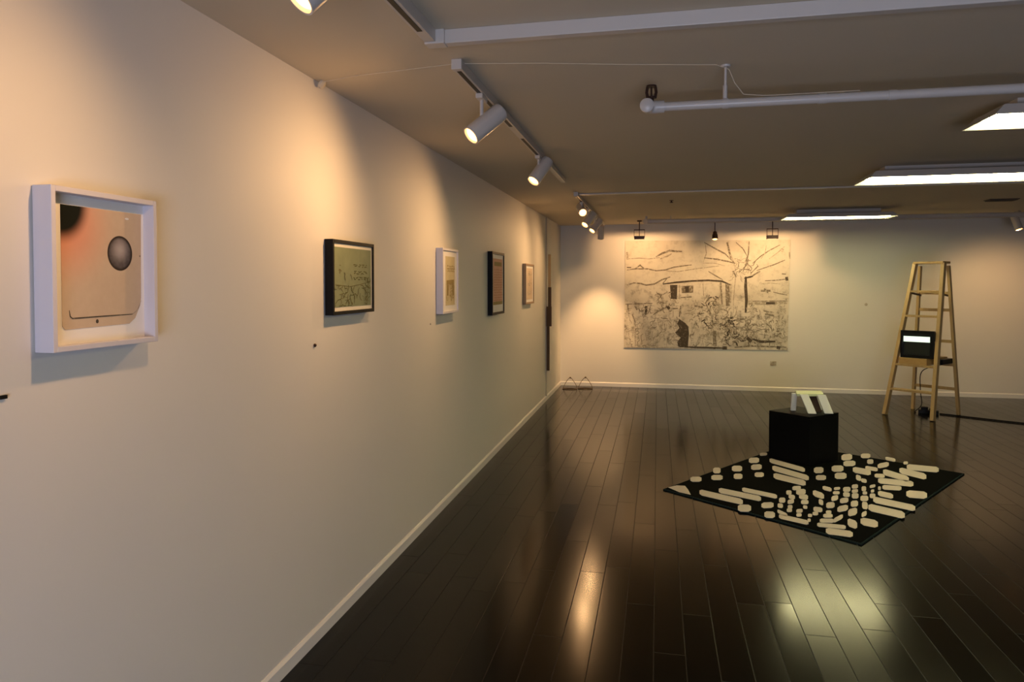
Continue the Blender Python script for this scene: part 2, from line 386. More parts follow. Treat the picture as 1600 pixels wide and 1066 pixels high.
# title pins under the pictures
o = MB().box(0, .006, 1.33, 1.378, 1.291, 1.2995).build('label_clip', 'black', loc=(0, 1.355, 1.295)); tag(o, 'thin black clip on the left wall below the white box frame', 'clip')
o = MB().lathe((.0005, 2.912, 1.285), (1, 0, 0), [(0, .0075), (.006, .0075), (.009, .004)], 12).build('wall_stud', 'brownmetal', loc=(0, 2.912, 1.285)); tag(o, 'small dark stud on the wall below the black green-print frame', 'stud', 'small studs in the walls')
o = MB().lathe((.0005, 4.562, 1.287), (1, 0, 0), [(0, .006), (.004, .006), (.006, .003)], 12).build('wall_stud', 'seam', loc=(0, 4.562, 1.287)); tag(o, 'tiny brown stud on the wall below the straw drawing', 'stud', 'small studs in the walls')
o = MB().lathe((4.273, Y-.0005, 1.251), (0, -1, 0), [(0, .02), (.006, .02), (.010, .012)], 14).build('wall_stud', 'seam', loc=(4.273, Y, 1.251)); tag(o, 'small grey brown stud on the back wall left of the ladder', 'stud', 'small studs in the walls')
o = MB().box(3.02, 3.10, Y-.006, Y, .37, .43).build('caption_card', 'inklight', loc=(3.06, Y, .37)); tag(o, 'small grey caption card on the wall under the large drawing', 'card')

# narrow timber piece near the far corner
r = thing('wall_timber', 'tall narrow brown timber strip on the left wall near the far corner', 'artwork', (0, 9.615, .4))
MB().box(.017, .052, 9.585, 9.625, .40, .985).build('lower_batten', 'darkwood', r, r, bevel=.002)
MB().box(.014, .078, 9.575, 9.63, .985, 1.245).build('middle_block', 'darkwood', r, r, bevel=.002)
MB().box(.034, .074, 9.585, 9.625, 1.245, 1.50).build('upper_batten', 'darkwood', r, r, bevel=.002)
o = MB().box(.034, .068, 9.59, 9.62, 1.50, 1.93).build('pale_batten', 'palewood', r, r, bevel=.002); o['label'] = 'pale weathered top batten'

# ------------------------------------------------------------------ large drawing on the back wall
YD = Y-.012
def draw_big():
    def fn(a, b, l):      # stroke coordinates -> the drawing's plane
        p = on(1, YD, 960+a/4.634, 340+b/4.634); return (p.x, YD-.0012-l, p.z)
    s = Strokes(fn)
    c = [on(1, YD, x, y) for x, y in ((977, 376.5), (1235, 374.5), (1230.5, 547.5), (975, 543.5))]
    s.prism([(p.x, YD-.0012, p.z) for p in c], (0, .008, 0), 0)
    D, Mi, L = 1, 2, 3
    for pts, w, mi in [
        ([(92,250),(95,305)],14,L),([(300,285),(350,258),(400,240),(450,245),(490,246)],14,Mi),([(330,300),(380,282),(415,262)],12,L),([(100,300),(180,294),(250,300),(330,290)],7,L),
        ([(90,362),(122,362)],9,Mi),([(150,372),(186,345),(216,372)],13,Mi),([(90,380),(150,372),(240,372),(300,385),(370,380),(430,360),(500,350),(560,343)],9,Mi),([(370,386),(460,392),(600,370),(760,350)],7,L),
        ([(90,490),(140,474),(190,478),(230,490),(290,482),(345,450),(405,430)],10,Mi),([(350,482),(450,470),(560,460),(680,455),(780,462),(845,490)],13,D),([(350,478),(382,440)],6,Mi),
        ([(470,490),(470,592)],6,L),([(480,580),(560,575)],8,Mi),([(768,470),(776,600)],16,L),([(818,480),(822,640)],30,Mi),([(845,480),(840,620)],10,L),([(770,470),(780,640)],8,Mi),([(640,480),(650,600)],6,L),
        ([(80,628),(180,624),(275,622)],10,Mi),([(96,630),(105,700)],12,Mi),([(150,640),(166,670)],12,Mi),([(230,640),(228,704)],18,D),([(130,700),(152,760)],10,Mi),([(150,760),(152,940)],8,L),([(266,630),(242,700)],6,Mi),
        ([(280,705),(330,670),(380,650),(420,660),(460,658)],12,Mi),([(375,640),(400,662)],20,D),([(330,560),(345,592)],8,Mi),([(310,600),(345,560),(385,540)],7,Mi),([(300,720),(280,765),(250,800)],7,L),
        ([(822,170),(832,240),(862,320),(882,400),(872,480),(862,600),(862,690)],6,L),([(975,172),(970,260),(955,330),(930,392)],9,Mi),([(952,428),(950,500),(956,600),(950,690)],22,D),([(940,440),(985,430),(1005,424)],14,D),
        ([(650,180),(720,220),(800,262),(872,332)],10,Mi),([(656,180),(666,260),(640,330)],7,L),([(650,292),(740,302),(820,318),(876,332)],11,Mi),([(815,180),(830,240),(842,300)],15,Mi),([(880,180),(930,225),(962,282)],8,Mi),
        ([(680,390),(740,426),(786,452)],9,Mi),([(640,330),(720,330),(800,350)],6,L),([(858,388),(884,432)],10,Mi),([(900,400),(960,342),(972,300)],8,Mi),([(990,402),(1040,352),(1030,338)],9,Mi),([(1000,332),(1060,280),(1120,240),(1200,198)],8,Mi),
        ([(1030,384),(1100,360),(1160,340),(1235,308)],8,Mi),([(1000,422),(1055,388)],10,Mi),([(1206,228),(1222,242)],22,L),([(1266,250),(1270,296)],10,L),([(1120,300),(1180,256),(1232,210)],6,L),([(1100,200),(1090,260),(1060,300)],6,L),
        ([(1090,458),(1170,455),(1245,446)],9,Mi),([(1246,430),(1250,458)],20,D),([(1212,408),(1242,410)],8,Mi),([(1060,530),(1130,530)],15,Mi),([(1085,514),(1112,546)],10,Mi),([(1150,540),(1200,552),(1252,562)],8,Mi),([(1060,480),(1130,474),(1200,482)],6,L),
        ([(970,622),(1100,620),(1250,618)],28,L),([(970,606),(1250,603)],6,Mi),([(1098,620),(1162,620)],16,D),([(1080,676),(1150,688)],8,Mi),([(1090,700),(1155,712)],11,Mi),([(470,935),(600,941),(700,943),(815,946)],13,D),([(782,945),(816,945)],22,D),
        ([(725,822),(727,930)],26,Mi),([(1000,880),(1060,900),(1165,898)],20,D),([(950,862),(992,900)],24,D),([(890,734),(975,740)],12,Mi),([(838,730),(862,724)],14,D),([(780,780),(810,790)],12,D),
        ([(80,940),(300,942),(470,940)],6,L),([(870,940),(1000,930),(1245,940)],14,Mi),([(890,640),(880,700),(840,760)],8,L),([(1240,620),(1200,700),(1180,800),(1240,900)],7,L),([(690,560),(660,620),(700,700),(715,760)],9,Mi),([(730,600),(745,640)],12,Mi),
        ([(580,640),(640,650)],14,Mi),([(480,640),(470,720)],8,Mi),([(430,590),(445,620)],14,L),([(500,700),(560,690)],8,L),([(1190,800),(1180,830)],20,Mi),([(1175,940),(1200,945)],22,D)]:
        s.line(pts, w, mi)
    for poly, mi in [([(402,488),(456,488),(452,592),(410,590)],D),([(485,496),(572,492),(570,545),(488,548)],Mi),([(510,500),(540,498),(538,540),(514,542)],D),
        ([(470,735),(515,765),(535,790),(540,840),(532,935),(462,935),(455,900),(480,870),(440,835),(470,800),(455,770)],D)]:
        s.poly(poly, mi)
    g = random.Random(21)
    def scr(x0, x1, y0, y1, n, ln, w, mis):
        for k in range(n):
            u, v = g.uniform(x0, x1), g.uniform(y0, y1); a = g.uniform(0, 2*pi); pts = [(u, v)]
            for j in range(g.randint(2, 4)):
                a += g.uniform(-1.4, 1.4); u = min(1238, max(88, u+cos(a)*ln*g.uniform(.5, 1))); v = min(930, max(200, v+sin(a)*ln*g.uniform(.5, 1))); pts.append((u, v))
            s.line(pts, w*g.uniform(.6, 1.4), g.choice(mis))
    scr(90, 470, 640, 930, 110, 24, 5, [Mi, L, L]); scr(540, 840, 640, 930, 110, 22, 6, [Mi, L, L]); scr(800, 1010, 730, 920, 120, 22, 8, [Mi, Mi, D, L]); scr(960, 1240, 650, 930, 80, 24, 6, [Mi, L, L])
    scr(300, 420, 540, 680, 30, 18, 6, [Mi, L]); scr(640, 760, 560, 820, 50, 16, 7, [Mi, D, L]); scr(870, 990, 300, 430, 26, 24, 5, [L, Mi]); scr(1080, 1180, 740, 860, 14, 18, 8, [Mi])
    for k in range(40):
        x = g.uniform(90, 1235); y = g.uniform(720, 860); s.line([(x, y), (x+g.uniform(-8, 8), y+40), (x+g.uniform(-12, 12), y+75)], 5, L)
    o = s.build('wall_drawing', ['paper', 'ink', 'inkmid', 'inklight'], loc=(2.1, YD, .57))
    tag(o, 'large ink drawing of a house under a bare tree on the back wall', 'drawing')
draw_big()

# ------------------------------------------------------------------ lamps
def spot(parent, root, loc, d, energy, angle, blend, col, rad=.03):
    L = bpy.data.lights.new('bulb', 'SPOT'); L.energy = energy; L.color = col; L.spot_size = math.radians(angle); L.spot_blend = blend; L.shadow_soft_size = rad
    o = bpy.data.objects.new('bulb', L); COL.objects.link(o); o.parent = parent; o.location = V(loc)-V(root.location)
    o.rotation_euler = V(d).to_track_quat('-Z', 'Y').to_euler()
    return o
WARM = (1., .56, .245)
def track_spot(label, tx, ty, tz, pz, d, energy, angle=152, blend=1., R=.043, L=.2, fwdlen=.07, beam=None, group='white track spotlights'):
    d = V(d).normalized(); P = V((tx, ty, pz)); r = thing('track_spotlight', label, 'spotlight', (tx, ty, tz), group)
    side = d.cross(V((0, 0, 1))).normalized(); C0 = P - V((0, 0, .03)) + side*0
    A, B = C0 - d*(L-fwdlen), C0 + d*fwdlen
    MB().box(tx-.016, tx+.016, ty-.05, ty+.05, tz-.022, tz-.001).build('track_adapter', 'white', r, r, bevel=.003)
    MB().tube([(tx, ty, tz-.02), (tx, ty, pz)], .0085, 12).lathe((tx, ty, pz), (0, 0, -1), [(0, .013), (.02, .013)], 12).build('stem', 'white', r, r, smooth=True)
    b = MB().lathe(A, d, [(0, R*.6), (.006, R*.92), (.02, R), (L-.004, R), (L, R*.99), (L, R*.88), (L-.012, R*.86), (L-.03, R*.8)], 28).build('lamp_body', 'white', r, r, smooth=True)
    MB().lathe(B-d*.016, d, [(0, R*.84), (.004, R*.85), (.010, R*.7), (.013, R*.3), (.0135, 0)], 24).build('lamp_lens', 'lamp_on', b, r, smooth=True)
    spot(b, r, B+d*.006, V(beam) if beam else d, energy, angle, blend, WARM)
    return r
TB = H-.038           # underside of the tracks
def track(label, x, y0, y1, slots, group='white lighting tracks'):
    r = thing('lighting_track', label, 'lighting track', (x, (y0+y1)/2, H), group)
    MB().box(x-.018, x+.018, y0, y1, TB, H-.0005).build('track_rail', 'white', r, r, bevel=.002)
    for a, b in slots: MB().box(x-.0085, x+.0085, a, b, TB-.0012, TB+.006).build('track_slot', 'slot', r, r)
    MB().box(x-.021, x+.021, y0-.012, y0+.018, TB-.003, H-.0005).build('end_cap', 'white', r, r, bevel=.003)
    return r
TX = .672
# corner track: one run along the wall and one across the room
r = thing('lighting_track', 'long white L shaped track crossing the near ceiling', 'lighting track', (TX, 2.47, H), 'white lighting tracks')
MB().box(TX-.02, TX+.02, -1.2, 2.49, TB-.006, H-.0005).build('track_rail', 'white', r, r, bevel=.002)
MB().box(TX-.009, TX+.009, -1.1, 2.33, TB-.0075, TB).build('track_slot', 'slot', r, r)
MB().box(TX+.02, 6.6, 2.452, 2.49, TB-.010, H-.0005).build('cross_rail', 'white', r, r, bevel=.002)
MB().box(TX-.021, TX+.05, 2.44, 2.494, TB-.012, H-.0005).build('corner_joint', 'white', r, r, bevel=.003)
track('white track above the wall between two spotlights', TX, 2.79, 6.1, [(2.82, 3.16), (3.24, 3.87), (4.2, 4.76), (4.84, 5.25)])
track('short white track with a spotlight cluster near the corner', TX, 7.06, 10.7, [(7.1, 10.6)])
track_spot('glowing spotlight above the white box frame at the top edge', TX, 1.59, TB-.006, 2.28, (-.5, -.45, -.72), 13)
track_spot('nearest full white spotlight, on the track above the black green-print frame', TX, 3.2, TB, 2.275, (-.58, -.5, -.62), 20)
track_spot('smaller white spotlight at the far end of the two-spot track', TX, 4.8, TB, 2.30, (-.42, -.5, -.75), 20)
track_spot('spotlight of the far cluster shining toward the viewer', TX, 7.62, TB, 2.33, (.25, -.87, -.42), .7)
track_spot('lower left spotlight of the far cluster', TX, 8.3, TB, 2.28, (-.45, -.55, -.7), 16)
track_spot('spotlight of the far cluster closest to the back wall corner', TX, 9.24, TB, 2.28, (-.45, -.5, -.7), 15)
track_spot('rearmost spotlight of the far cluster, turned to the back wall', TX, 10.25, TB, 2.26, (-.06, .448, -.892), 85, angle=54, blend=.9)
track_spot('single spotlight at the right edge near the back wall', 5.686, 10.10, H, 2.29, (.20, -.27, -.94), 34, angle=128, beam=(.10, .52, -.85))

def flood(label, x, z0, energy, y=10.2):
    r = thing('wall_washer', label, 'floodlight', (x, y, H), 'floodlights over the large drawing')
    hw = .068; zt = z0+.115
    MB().lathe((x, y, H), (0, 0, -1), [(0.0005, .035), (.018, .03)], 16).tube([(x, y, H-.01), (x, y, zt)], .007, 8).build('stem', 'brownmetal', r, r)
    MB().box(x-hw-.006, x+hw+.006, y-.007, y+.007, zt-.008, zt+.004).box(x-hw-.006, x-hw, y-.007, y+.007, z0, zt).box(x+hw, x+hw+.006, y-.007, y+.007, z0, zt).box(x-.005, x+.005, y-.005, y+.005, z0+.02, zt).build('yoke', 'brownmetal', r, r)
    mb = MB().box(x-hw, x+hw, y-.05, y+.10, z0+.020, z0+.026).box(x-hw, x+hw, y-.05, y-.044, z0-.02, z0+.020).box(x-hw, x-hw+.004, y-.05, y+.075, z0-.02, z0+.02).box(x+hw-.004, x+hw, y-.05, y+.075, z0-.02, z0+.02)
    b = mb.build('lamp_body', 'brownmetal', r, r)
    MB().tube([(x-.045, y, z0+.006), (x+.045, y, z0+.006)], .007, 10).build('lamp_tube', 'lamp_on', b, r)
    spot(b, r, (x, y+.02, z0+.010), (0, .75, -.66), energy, 150, .5, WARM, .008)
    return r
FY = 10.45
flood('left square floodlight hanging above the large drawing', on(1, FY, 999, 370).x, on(1, FY, 999, 372).z, 17, FY)
flood('right square floodlight hanging above the large drawing', on(1, FY, 1207, 370).x, on(1, FY, 1207, 371).z, 17, FY)
r = thing('wall_washer', 'small middle floodlight hanging above the large drawing', 'floodlight', (2.178, FY, H), 'floodlights over the large drawing')
x, y = on(1, FY, 1117, 365).x, FY
MB().lathe((x, y, H), (0, 0, -1), [(0.0005, .03), (.016, .026)], 16).tube([(x, y, H-.01), (x, y, 2.25)], .006, 8).build('stem', 'brownmetal', r, r)
b = MB().lathe((x, y, 2.255), (0, -.22, -1), [(0, .016), (.01, .026), (.04, .03), (.046, .036), (.11, .04), (.11, .034), (.07, .03)], 20).build('lamp_body', ['brownmetal'], r, r, smooth=True)
MB().lathe(V((x, y, 2.255))+V((0, -.22, -1)).normalized()*.092, (0, -.22, -1), [(0, .033), (.016, .033), (.024, .024), (.028, 0)], 18).build('lamp_lens', 'lamp_on', b, r, smooth=True)
spot(b, r, (x, y-.02, 2.125), (0, .55, -.83), 9, 126, .6, WARM, .02)

# fluorescent fixtures: flared hood, two tubes
def fluorescent(label, x0, x1, y0, y1, zb):
    yc = (y0+y1)/2; r = thing('fluorescent_fixture', label, 'ceiling light', ((x0+x1)/2, yc, H), 'fluorescent ceiling fixtures')
    t = .10; e = .05
    lo = [(x0, y0, zb), (x1, y0, zb), (x1, y1, zb), (x0, y1, zb)]; zt = zb+.05; hi = [(x0+e, y0+.03, zt), (x1-e, y0+.03, zt), (x1-e, y1-.03, zt), (x0+e, y1-.03, zt)]
    k = .006; li = [(x0+k, y0+k, zb), (x1-k, y0+k, zb), (x1-k, y1-k, zb), (x0+k, y1-k, zb)]; ti = [(x0+e, y0+.036, zt-.004), (x1-e, y0+.036, zt-.004), (x1-e, y1-.036, zt-.004), (x0+e, y1-.036, zt-.004)]
    mb = MB(); mb.add(lo+hi+li+ti, [(0,1,5,4), (1,2,6,5), (2,3,7,6), (3,0,4,7), (4,5,6,7), (8,9,13,12), (9,10,14,13), (10,11,15,14), (11,8,12,15), (12,13,14,15), (0,1,9,8), (1,2,10,9), (2,3,11,10), (3,0,8,11)])
    h = mb.build('hood', 'white', r, r)
    MB().box(x0+.15, x1-.15, yc-.05, yc+.09, zt, H-.0005).build('mounting_spine', 'white', r, r)
    for s in (-1, 1):
        MB().tube([(x0+.06, yc+s*(y1-y0)*.24, zb+.022), (x1-.06, yc+s*(y1-y0)*.24, zb+.022)], .019, 14).build('lamp_tube', 'tube_on', r, r, smooth=True)
    return r
fluorescent('bright two-tube fixture nearest, high at the right edge', 2.94, 4.16, 3.80, 4.19, 2.322)
fluorescent('long lit fixture in the middle of the right ceiling', 2.94, 4.18, 5.83, 6.31, 2.318)
fluorescent('farthest lit fixture, beside the sprinkler pipe before the back wall', 2.90, 4.12, 9.22, 9.60, 2.320)

# ------------------------------------------------------------------ pipes and ceiling details
def arc(c, a, b, r, n=8):
    c, a, b = V(c), V(a), V(b); return [c+a*(r*cos(t))+b*(r*sin(t)) for t in [pi/2*k/n for k in range(n+1)]]
r = thing('sprinkler_pipe', 'thick white sprinkler pipe with elbow hanging below the near ceiling', 'pipe', (1.41, 3.12, 2.273), 'white sprinkler pipes')
MB().tube([(1.44, 3.115, 2.273), (7.2, 3.115, 2.273)], .0185, 16).build('pipe_run', 'white', r, r, smooth=True)
mb = MB().tube([(1.462, 3.115, 2.273), (1.425, 3.115, 2.273)], .0255, 16)
mb.tube([(1.43, 3.115, 2.273), (1.412, 3.113, 2.273), (1.398, 3.10, 2.272), (1.393, 3.075, 2.270)], .0265, 16).lathe((1.393, 3.082, 2.270), (0, -1, 0), [(0, .026), (.012, .0285), (.026, .0285), (.032, .02)], 18)
mb.build('elbow', 'white', r, r, smooth=True)
MB().tube([(1.700, 3.115, 2.285), (1.700, 3.10, H-.004)], .0055, 10).lathe((1.700, 3.10, H-.0005), (0, 0, -1), [(0, .02), (.008, .018)], 14).lathe((1.700, 3.115, 2.29), (0, 0, 1), [(0, .009), (.055, .009)], 10).lathe((1.690, 3.115, 2.273), (1, 0, 0), [(0, .0215), (.022, .0215)], 16).build('hanger', 'white', r, r, smooth=True)
for px_ in (2.05, 2.30): MB().lathe((px_, 3.115, 2.273), (1, 0, 0), [(0, .0205), (.03, .0205)], 16).build('pipe_coupling', 'white', r, r, smooth=True)
sp = MB().lathe((1.410, 3.10, 2.296), (0, 0, 1), [(0, .010), (.012, .010)], 12)
sp.tube([(1.396, 3.10, 2.306), (1.391, 3.10, 2.33), (1.394, 3.10, 2.352)], .0062, 8).tube([(1.424, 3.10, 2.306), (1.429, 3.10, 2.33), (1.426, 3.10, 2.352)], .0062, 8).lathe((1.410, 3.10, 2.352), (0, 0, 1), [(0, .021), (.006, .021)], 16).lathe((1.410, 3.10, 2.306), (0, 0, 1), [(0, .019), (.006, .019)], 16).tube([(1.410, 3.10, 2.306), (1.410, 3.10, 2.352)], .004, 8)
o = sp.build('sprinkler_head', 'brownmetal', r, r, smooth=True); o['label'] = 'dark bronze upright sprinkler head'
PY2, PZ2 = 9.78, 2.352
r = thing('sprinkler_pipe', 'distant white sprinkler pipe just before the back wall', 'pipe', (1.33, PY2, PZ2), 'white sprinkler pipes')
MB().tube([(1.31, PY2, PZ2), (8.6, PY2, PZ2)], .029, 14).build('pipe_run', 'white', r, r, smooth=True)
MB().tube([(1.35, PY2, PZ2), (1.30, PY2, PZ2), (1.28, PY2-.03, PZ2)], .036, 14).lathe((1.29, PY2, PZ2+.02), (0, 0, 1), [(0, .015), (.045, .015), (.048, .022)], 12).build('elbow', 'white', r, r, smooth=True)
MB().tube([(1.60, PY2, PZ2), (1.60, PY2, H-.003)], .007, 8).build('hanger', 'white', r, r, smooth=True)
o = MB().lathe((1.576, 7.985, H-.0005), (0, 0, -1), [(0, .022), (.004, .022), (.006, .009), (.02, .008), (.022, .018), (.027, .018)], 16).build('ceiling_sprinkler', 'brownmetal', loc=(1.576, 7.985, H), smooth=True); tag(o, 'small black sprinkler nub on the far ceiling', 'sprinkler')
o = MB().box(TX-.02, XR-.3, 7.18, 7.215, H-.014, H-.0005).build('cable_raceway', 'white', loc=(3.5, 7.2, H), bevel=.002); tag(o, 'thin white cable raceway crossing the whole far ceiling', 'raceway')
pts = [(.014, 2.95, H-.03), (.03, 2.945, H-.008), (.2, 2.90, H-.005), (.66, 2.83, H-.0045), (1.0, 2.90, H-.0045), (1.3, 2.985, H-.0045), (1.66, 3.07, H-.0045), (1.712, 3.09, H-.02), (1.735, 3.10, 2.35), (1.77, 3.108, 2.305), (1.85, 3.112, 2.2960), (2.2, 3.112, 2.2960)]
o = MB().tube(pts, .0016, 8).build('ceiling_cable', 'ceil', loc=(.67, 2.83, H), smooth=True); tag(o, 'thin pale cable strung along the ceiling to the pipe hanger', 'cable')
o = MB().lathe((.02, 2.955, H-.012), (1, 0, -.6), [(0, .02), (.01, .02), (.016, .012)], 14).build('cable_grommet', 'ceil', loc=(.02, 2.955, H-.01), smooth=True); tag(o, 'small round cable grommet where the left wall meets the ceiling', 'grommet')
r = thing('ceiling_vent', 'dark slatted air vent on the far right ceiling', 'vent', (4.94, 8.68, H))
MB().box(4.80, 5.08, 8.60, 8.76, H-.008, H-.0005).build('vent_frame', 'grey', r, r, bevel=.003)
mb = MB()
for k in range(7): mb.obox((4.94, 8.62+.02*k, H-.011), (.13, 0, 0), (0, .008, -.003), (0, .001, .002))
mb.build('vent_slats', 'grey', r, r)

# ------------------------------------------------------------------ rug
c4 = [V((1.514, 5.625)), V((2.68, 7.441)), V((3.842, 6.588)), V((2.622, 4.703))]
RC = sum(c4, V((0, 0)))/4
ua = ((c4[1]-c4[0])+(c4[2]-c4[3])).normalized(); va = V((-ua.y, ua.x)); RL, RW = 2.19, 1.435
def rug():
    def fn(a, b, l): p = on(2, .0, a, b); return (p.x, p.y, .0115+l)
    s = Strokes(fn)
    qd = lambda g, z: [(*(q+(q-RC).normalized()*g), z) for q in c4]
    s.prism(qd(.03, .0005), (0, 0, .008), 2)
    s.prism(qd(.008, .004), (0, 0, .0075), 0)
    def A(x, y): return (1030+x/6.6625, 690+y/6.6625)
    def B(x, y): return (1270+x/6.271, 690+y/6.271)
    def tuft(f, x0, y0, x1, y1, w):
        """one ivory patch: a rounded bar standing a little proud of the black pile"""
        k = 6.6625 if f is A else 6.271
        P, Q = V(f(x0, y0)), V(f(x1, y1)); hw = w/k/2*1.3; t = (Q-P); P, Q = P-t*.05, Q+t*.05; n = V((0, 1)) if abs(t.x) > abs(t.y) else V((1, 0))
        e = min(.22*t.length, hw*.9); tt = t.normalized(); poly = []
        for c, sg in ((P, -1), (Q, 1)):
            a, b = (n, -n) if sg > 0 else (-n, n)
            poly += [c-tt*sg*e+(-a)*hw*-1, c+b*0+tt*sg*0+a*hw*.55, c+b*hw*.55, c-tt*sg*e+b*hw]
        s.k += 1
        lo = [fn(q.x, q.y, -.001) for q in poly]; s.prism(lo, (0, 0, .0032), 1)
    s.k += 1; s.prism([fn(*A(*q), -.001) for q in ((95,495), (180,476), (268,480), (300,520), (328,572), (210,545))], (0, 0, .0032), 1)
    for q in [(330,410,435,410,40), (565,318,635,318,45), (548,392,655,392,40), (762,298,858,298,45), (780,380,862,380,42), (938,213,1035,210,42), (962,285,1062,280,42), (998,362,1085,362,36), (1050,150,1120,145,22),
        (1165,215,1500,310,36), (1195,295,1540,395,42), (1205,375,1510,450,46), (440,550,850,645,46), (640,530,1040,612,42), (880,520,1210,590,34), (825,712,950,715,55), (1070,685,1185,680,45), (1100,780,1200,785,50), (1260,800,1540,865,36),
        (1250,630,1310,630,40), (1235,685,1285,690,34), (1325,550,1375,550,34), (1350,590,1410,600,34), (1390,505,1470,500,32), (1430,545,1520,540,44), (1460,590,1545,600,40), (1480,650,1550,650,34), (1340,650,1400,640,34), (1340,700,1385,700,28), (1330,735,1380,735,28),
        (1430,745,1490,740,30), (1430,785,1480,785,26), (1500,700,1540,705,26), (1235,745,1330,790,30), (1550,790,1590,790,24), (1545,840,1575,840,24)]: tuft(A, *q)
    for q in [(15,297,100,295,44), (35,370,125,370,36), (190,282,295,280,46), (220,353,325,352,46), (285,172,380,165,46), (305,232,412,228,40), (475,155,560,155,34), (535,212,590,212,34), (715,180,805,198,26), (640,257,740,237,36), (890,225,930,225,22),
        (935,265,1220,292,42), (860,300,1100,360,46), (700,315,930,385,46), (610,350,700,355,30), (400,292,560,320,44), (520,272,630,290,28), (655,400,970,432,42), (690,465,860,475,34), (425,365,470,380,40), (475,395,525,405,28), (925,530,1110,545,54),
        (645,525,780,555,40), (610,590,985,670,46), (560,665,885,740,54), (475,800,630,830,56), (345,810,430,840,60), (55,835,310,860,30), (75,795,200,797,30), (205,797,290,752,34), (140,895,380,930,46),
        (300,488,365,485,36), (385,460,440,455,30), (480,480,520,480,36), (300,535,360,540,34), (385,550,445,550,40), (470,575,540,575,40), (560,550,610,550,34), (185,580,245,565,38), (270,600,345,590,38), (375,630,440,625,44), (485,640,535,650,54), (135,645,210,640,44),
        (245,685,340,665,44), (350,720,430,700,54), (480,740,525,720,36), (560,460,610,450,22), (570,505,600,500,22), (640,475,665,475,26), (100,470,180,490,30), (5,520,105,556,46), (60,605,100,620,40), (10,680,90,690,36), (0,725,50,725,26), (130,712,180,712,26), (105,748,190,748,30),
        (210,480,265,475,20), (200,520,260,520,22), (385,505,440,500,26), (490,522,530,522,22)]: tuft(B, *q)
    o = s.build('area_rug', ['rug', 'rugwhite', 'rugedge'], loc=(RC.x, RC.y, 0))
    tag(o, 'black rug with ivory patches lying turned on the dark floor', 'rug')
rug()

# ------------------------------------------------------------------ plinth and the small sculpture
PZ = .0125; PH = .428; N0 = V((2.69, 6.56)); L0 = V((2.403, 6.835)); R0 = V((2.977, 6.848)); F0 = L0+R0-N0
r = thing('display_plinth', 'black cube plinth standing on the patterned rug', 'plinth', ((L0.x+R0.x)/2, (L0.y+R0.y)/2, PZ))
MB().prism([(p.x, p.y, PZ) for p in (N0, R0, F0, L0)], (0, 0, PH-.02-PZ)).build('plinth_body', 'blacksatin', r, r, bevel=.003)
cc = (L0+R0)/2
MB().prism([(*(cc+(p-cc)*1.0), PH-.02) for p in (N0, R0, F0, L0)], (0, 0, .02)).build('plinth_top', 'blacksatin', r, r, bevel=.003)
SX, SY = cc.x+.05, cc.y+.02
r = thing('table_sculpture', 'small white angular sculpture with slanted legs on the black plinth', 'sculpture', (SX, SY, PH))
ex = (R0-L0).normalized(); e3 = V((ex.x, ex.y, 0)); d3 = V((-ex.y, ex.x, 0))
P = lambda a, b, z: V((SX, SY, PH+z))+e3*a+d3*b
o = MB().prism([P(-.115, -.05, .135), P(.105, -.05, .142), P(.120, .09, .150), P(-.10, .09, .145)], (0, 0, .022)).build('top_slab', 'sculptgreen', r, r, bevel=.004); o['label'] = 'pale green top slab'
def leg(a0, b0, a1, b1, w, t, z0=.0):
    MB().add([P(a0-w, b0-t, .155), P(a0+w, b0-t, .155), P(a0+w, b0+t, .155), P(a0-w, b0+t, .155), P(a1-w, b1-t, z0), P(a1+w, b1-t, z0), P(a1+w, b1+t, z0), P(a1-w, b1+t, z0)],
        [(0,1,2,3), (4,5,6,7), (0,1,5,4), (1,2,6,5), (2,3,7,6), (3,0,4,7)]).build('leg', 'sculpt', r, r, bevel=.003)
leg(-.058, -.062, .000, -.115, .034, .011); leg(.085, -.05, .140, -.085, .036, .012); leg(-.125, .0, -.130, .02, .022, .014); leg(.085, .085, .10, .10, .024, .012)
o = MB().prism([P(-.02, -.02, .0), P(.10, -.02, .0), P(.06, .02, .135), P(.0, .02, .135)], d3*.012).build('inner_panel', 'darkwood', r, r); o['label'] = 'dark olive inner panel'

# ------------------------------------------------------------------ ladder
LB, LYAW, WB, WT, DEP, LEAN, LH = V((4.26, 9.269, 0)), -.731, .53, .315, .674, .469, 1.784
la = V((cos(LYAW), sin(LYAW), 0)); ln = V((-sin(LYAW), cos(LYAW), 0))
def front(t, s):  # rail centre at height z
    f = t/LH; return LB + ln*LEAN*f + la*s*(WB*(1-f)+WT*f)/2 + V((0, 0, t))
def back(t, s):
    f = t/(LH-.03); return LB + ln*(DEP*(1-f)+(LEAN+.12)*f) + la*s*(WB*.97*(1-f)+WT*f)/2 + V((0, 0, t))
r = thing('step_ladder', 'tall pine step ladder carrying a monitor by the back wall', 'ladder', LB+ln*.3)
for s in (-1, 1):
    MB().beam(front(0, s)+V((0,0,.0)), front(LH, s), .040, .062, la).build('front_rail', 'pine', r, r, bevel=.003)
    MB().beam(back(0, s), back(LH-.03, s), .032, .046, la).build('rear_rail', 'pine', r, r, bevel=.003)
def tread(z, depth, th, name='step'):
    a, b = front(z, -1), front(z, 1); c = (a+b)/2+ln*depth*.22; w = (b-a).length/2-.018
    MB().obox(c, la*w, ln*depth/2, V((0, 0, th/2))).build(name, 'pine', r, r, bevel=.003)
for z in (.30, .59, .87, 1.16, 1.45): tread(z, .10, .024)
MB().obox((front(LH, -1)+front(LH, 1))/2+ln*.055+V((0, 0, .006)), la*(WT/2+.010), ln*.095, V((0, 0, .014))).build('top_cap', 'pine', r, r, bevel=.004)
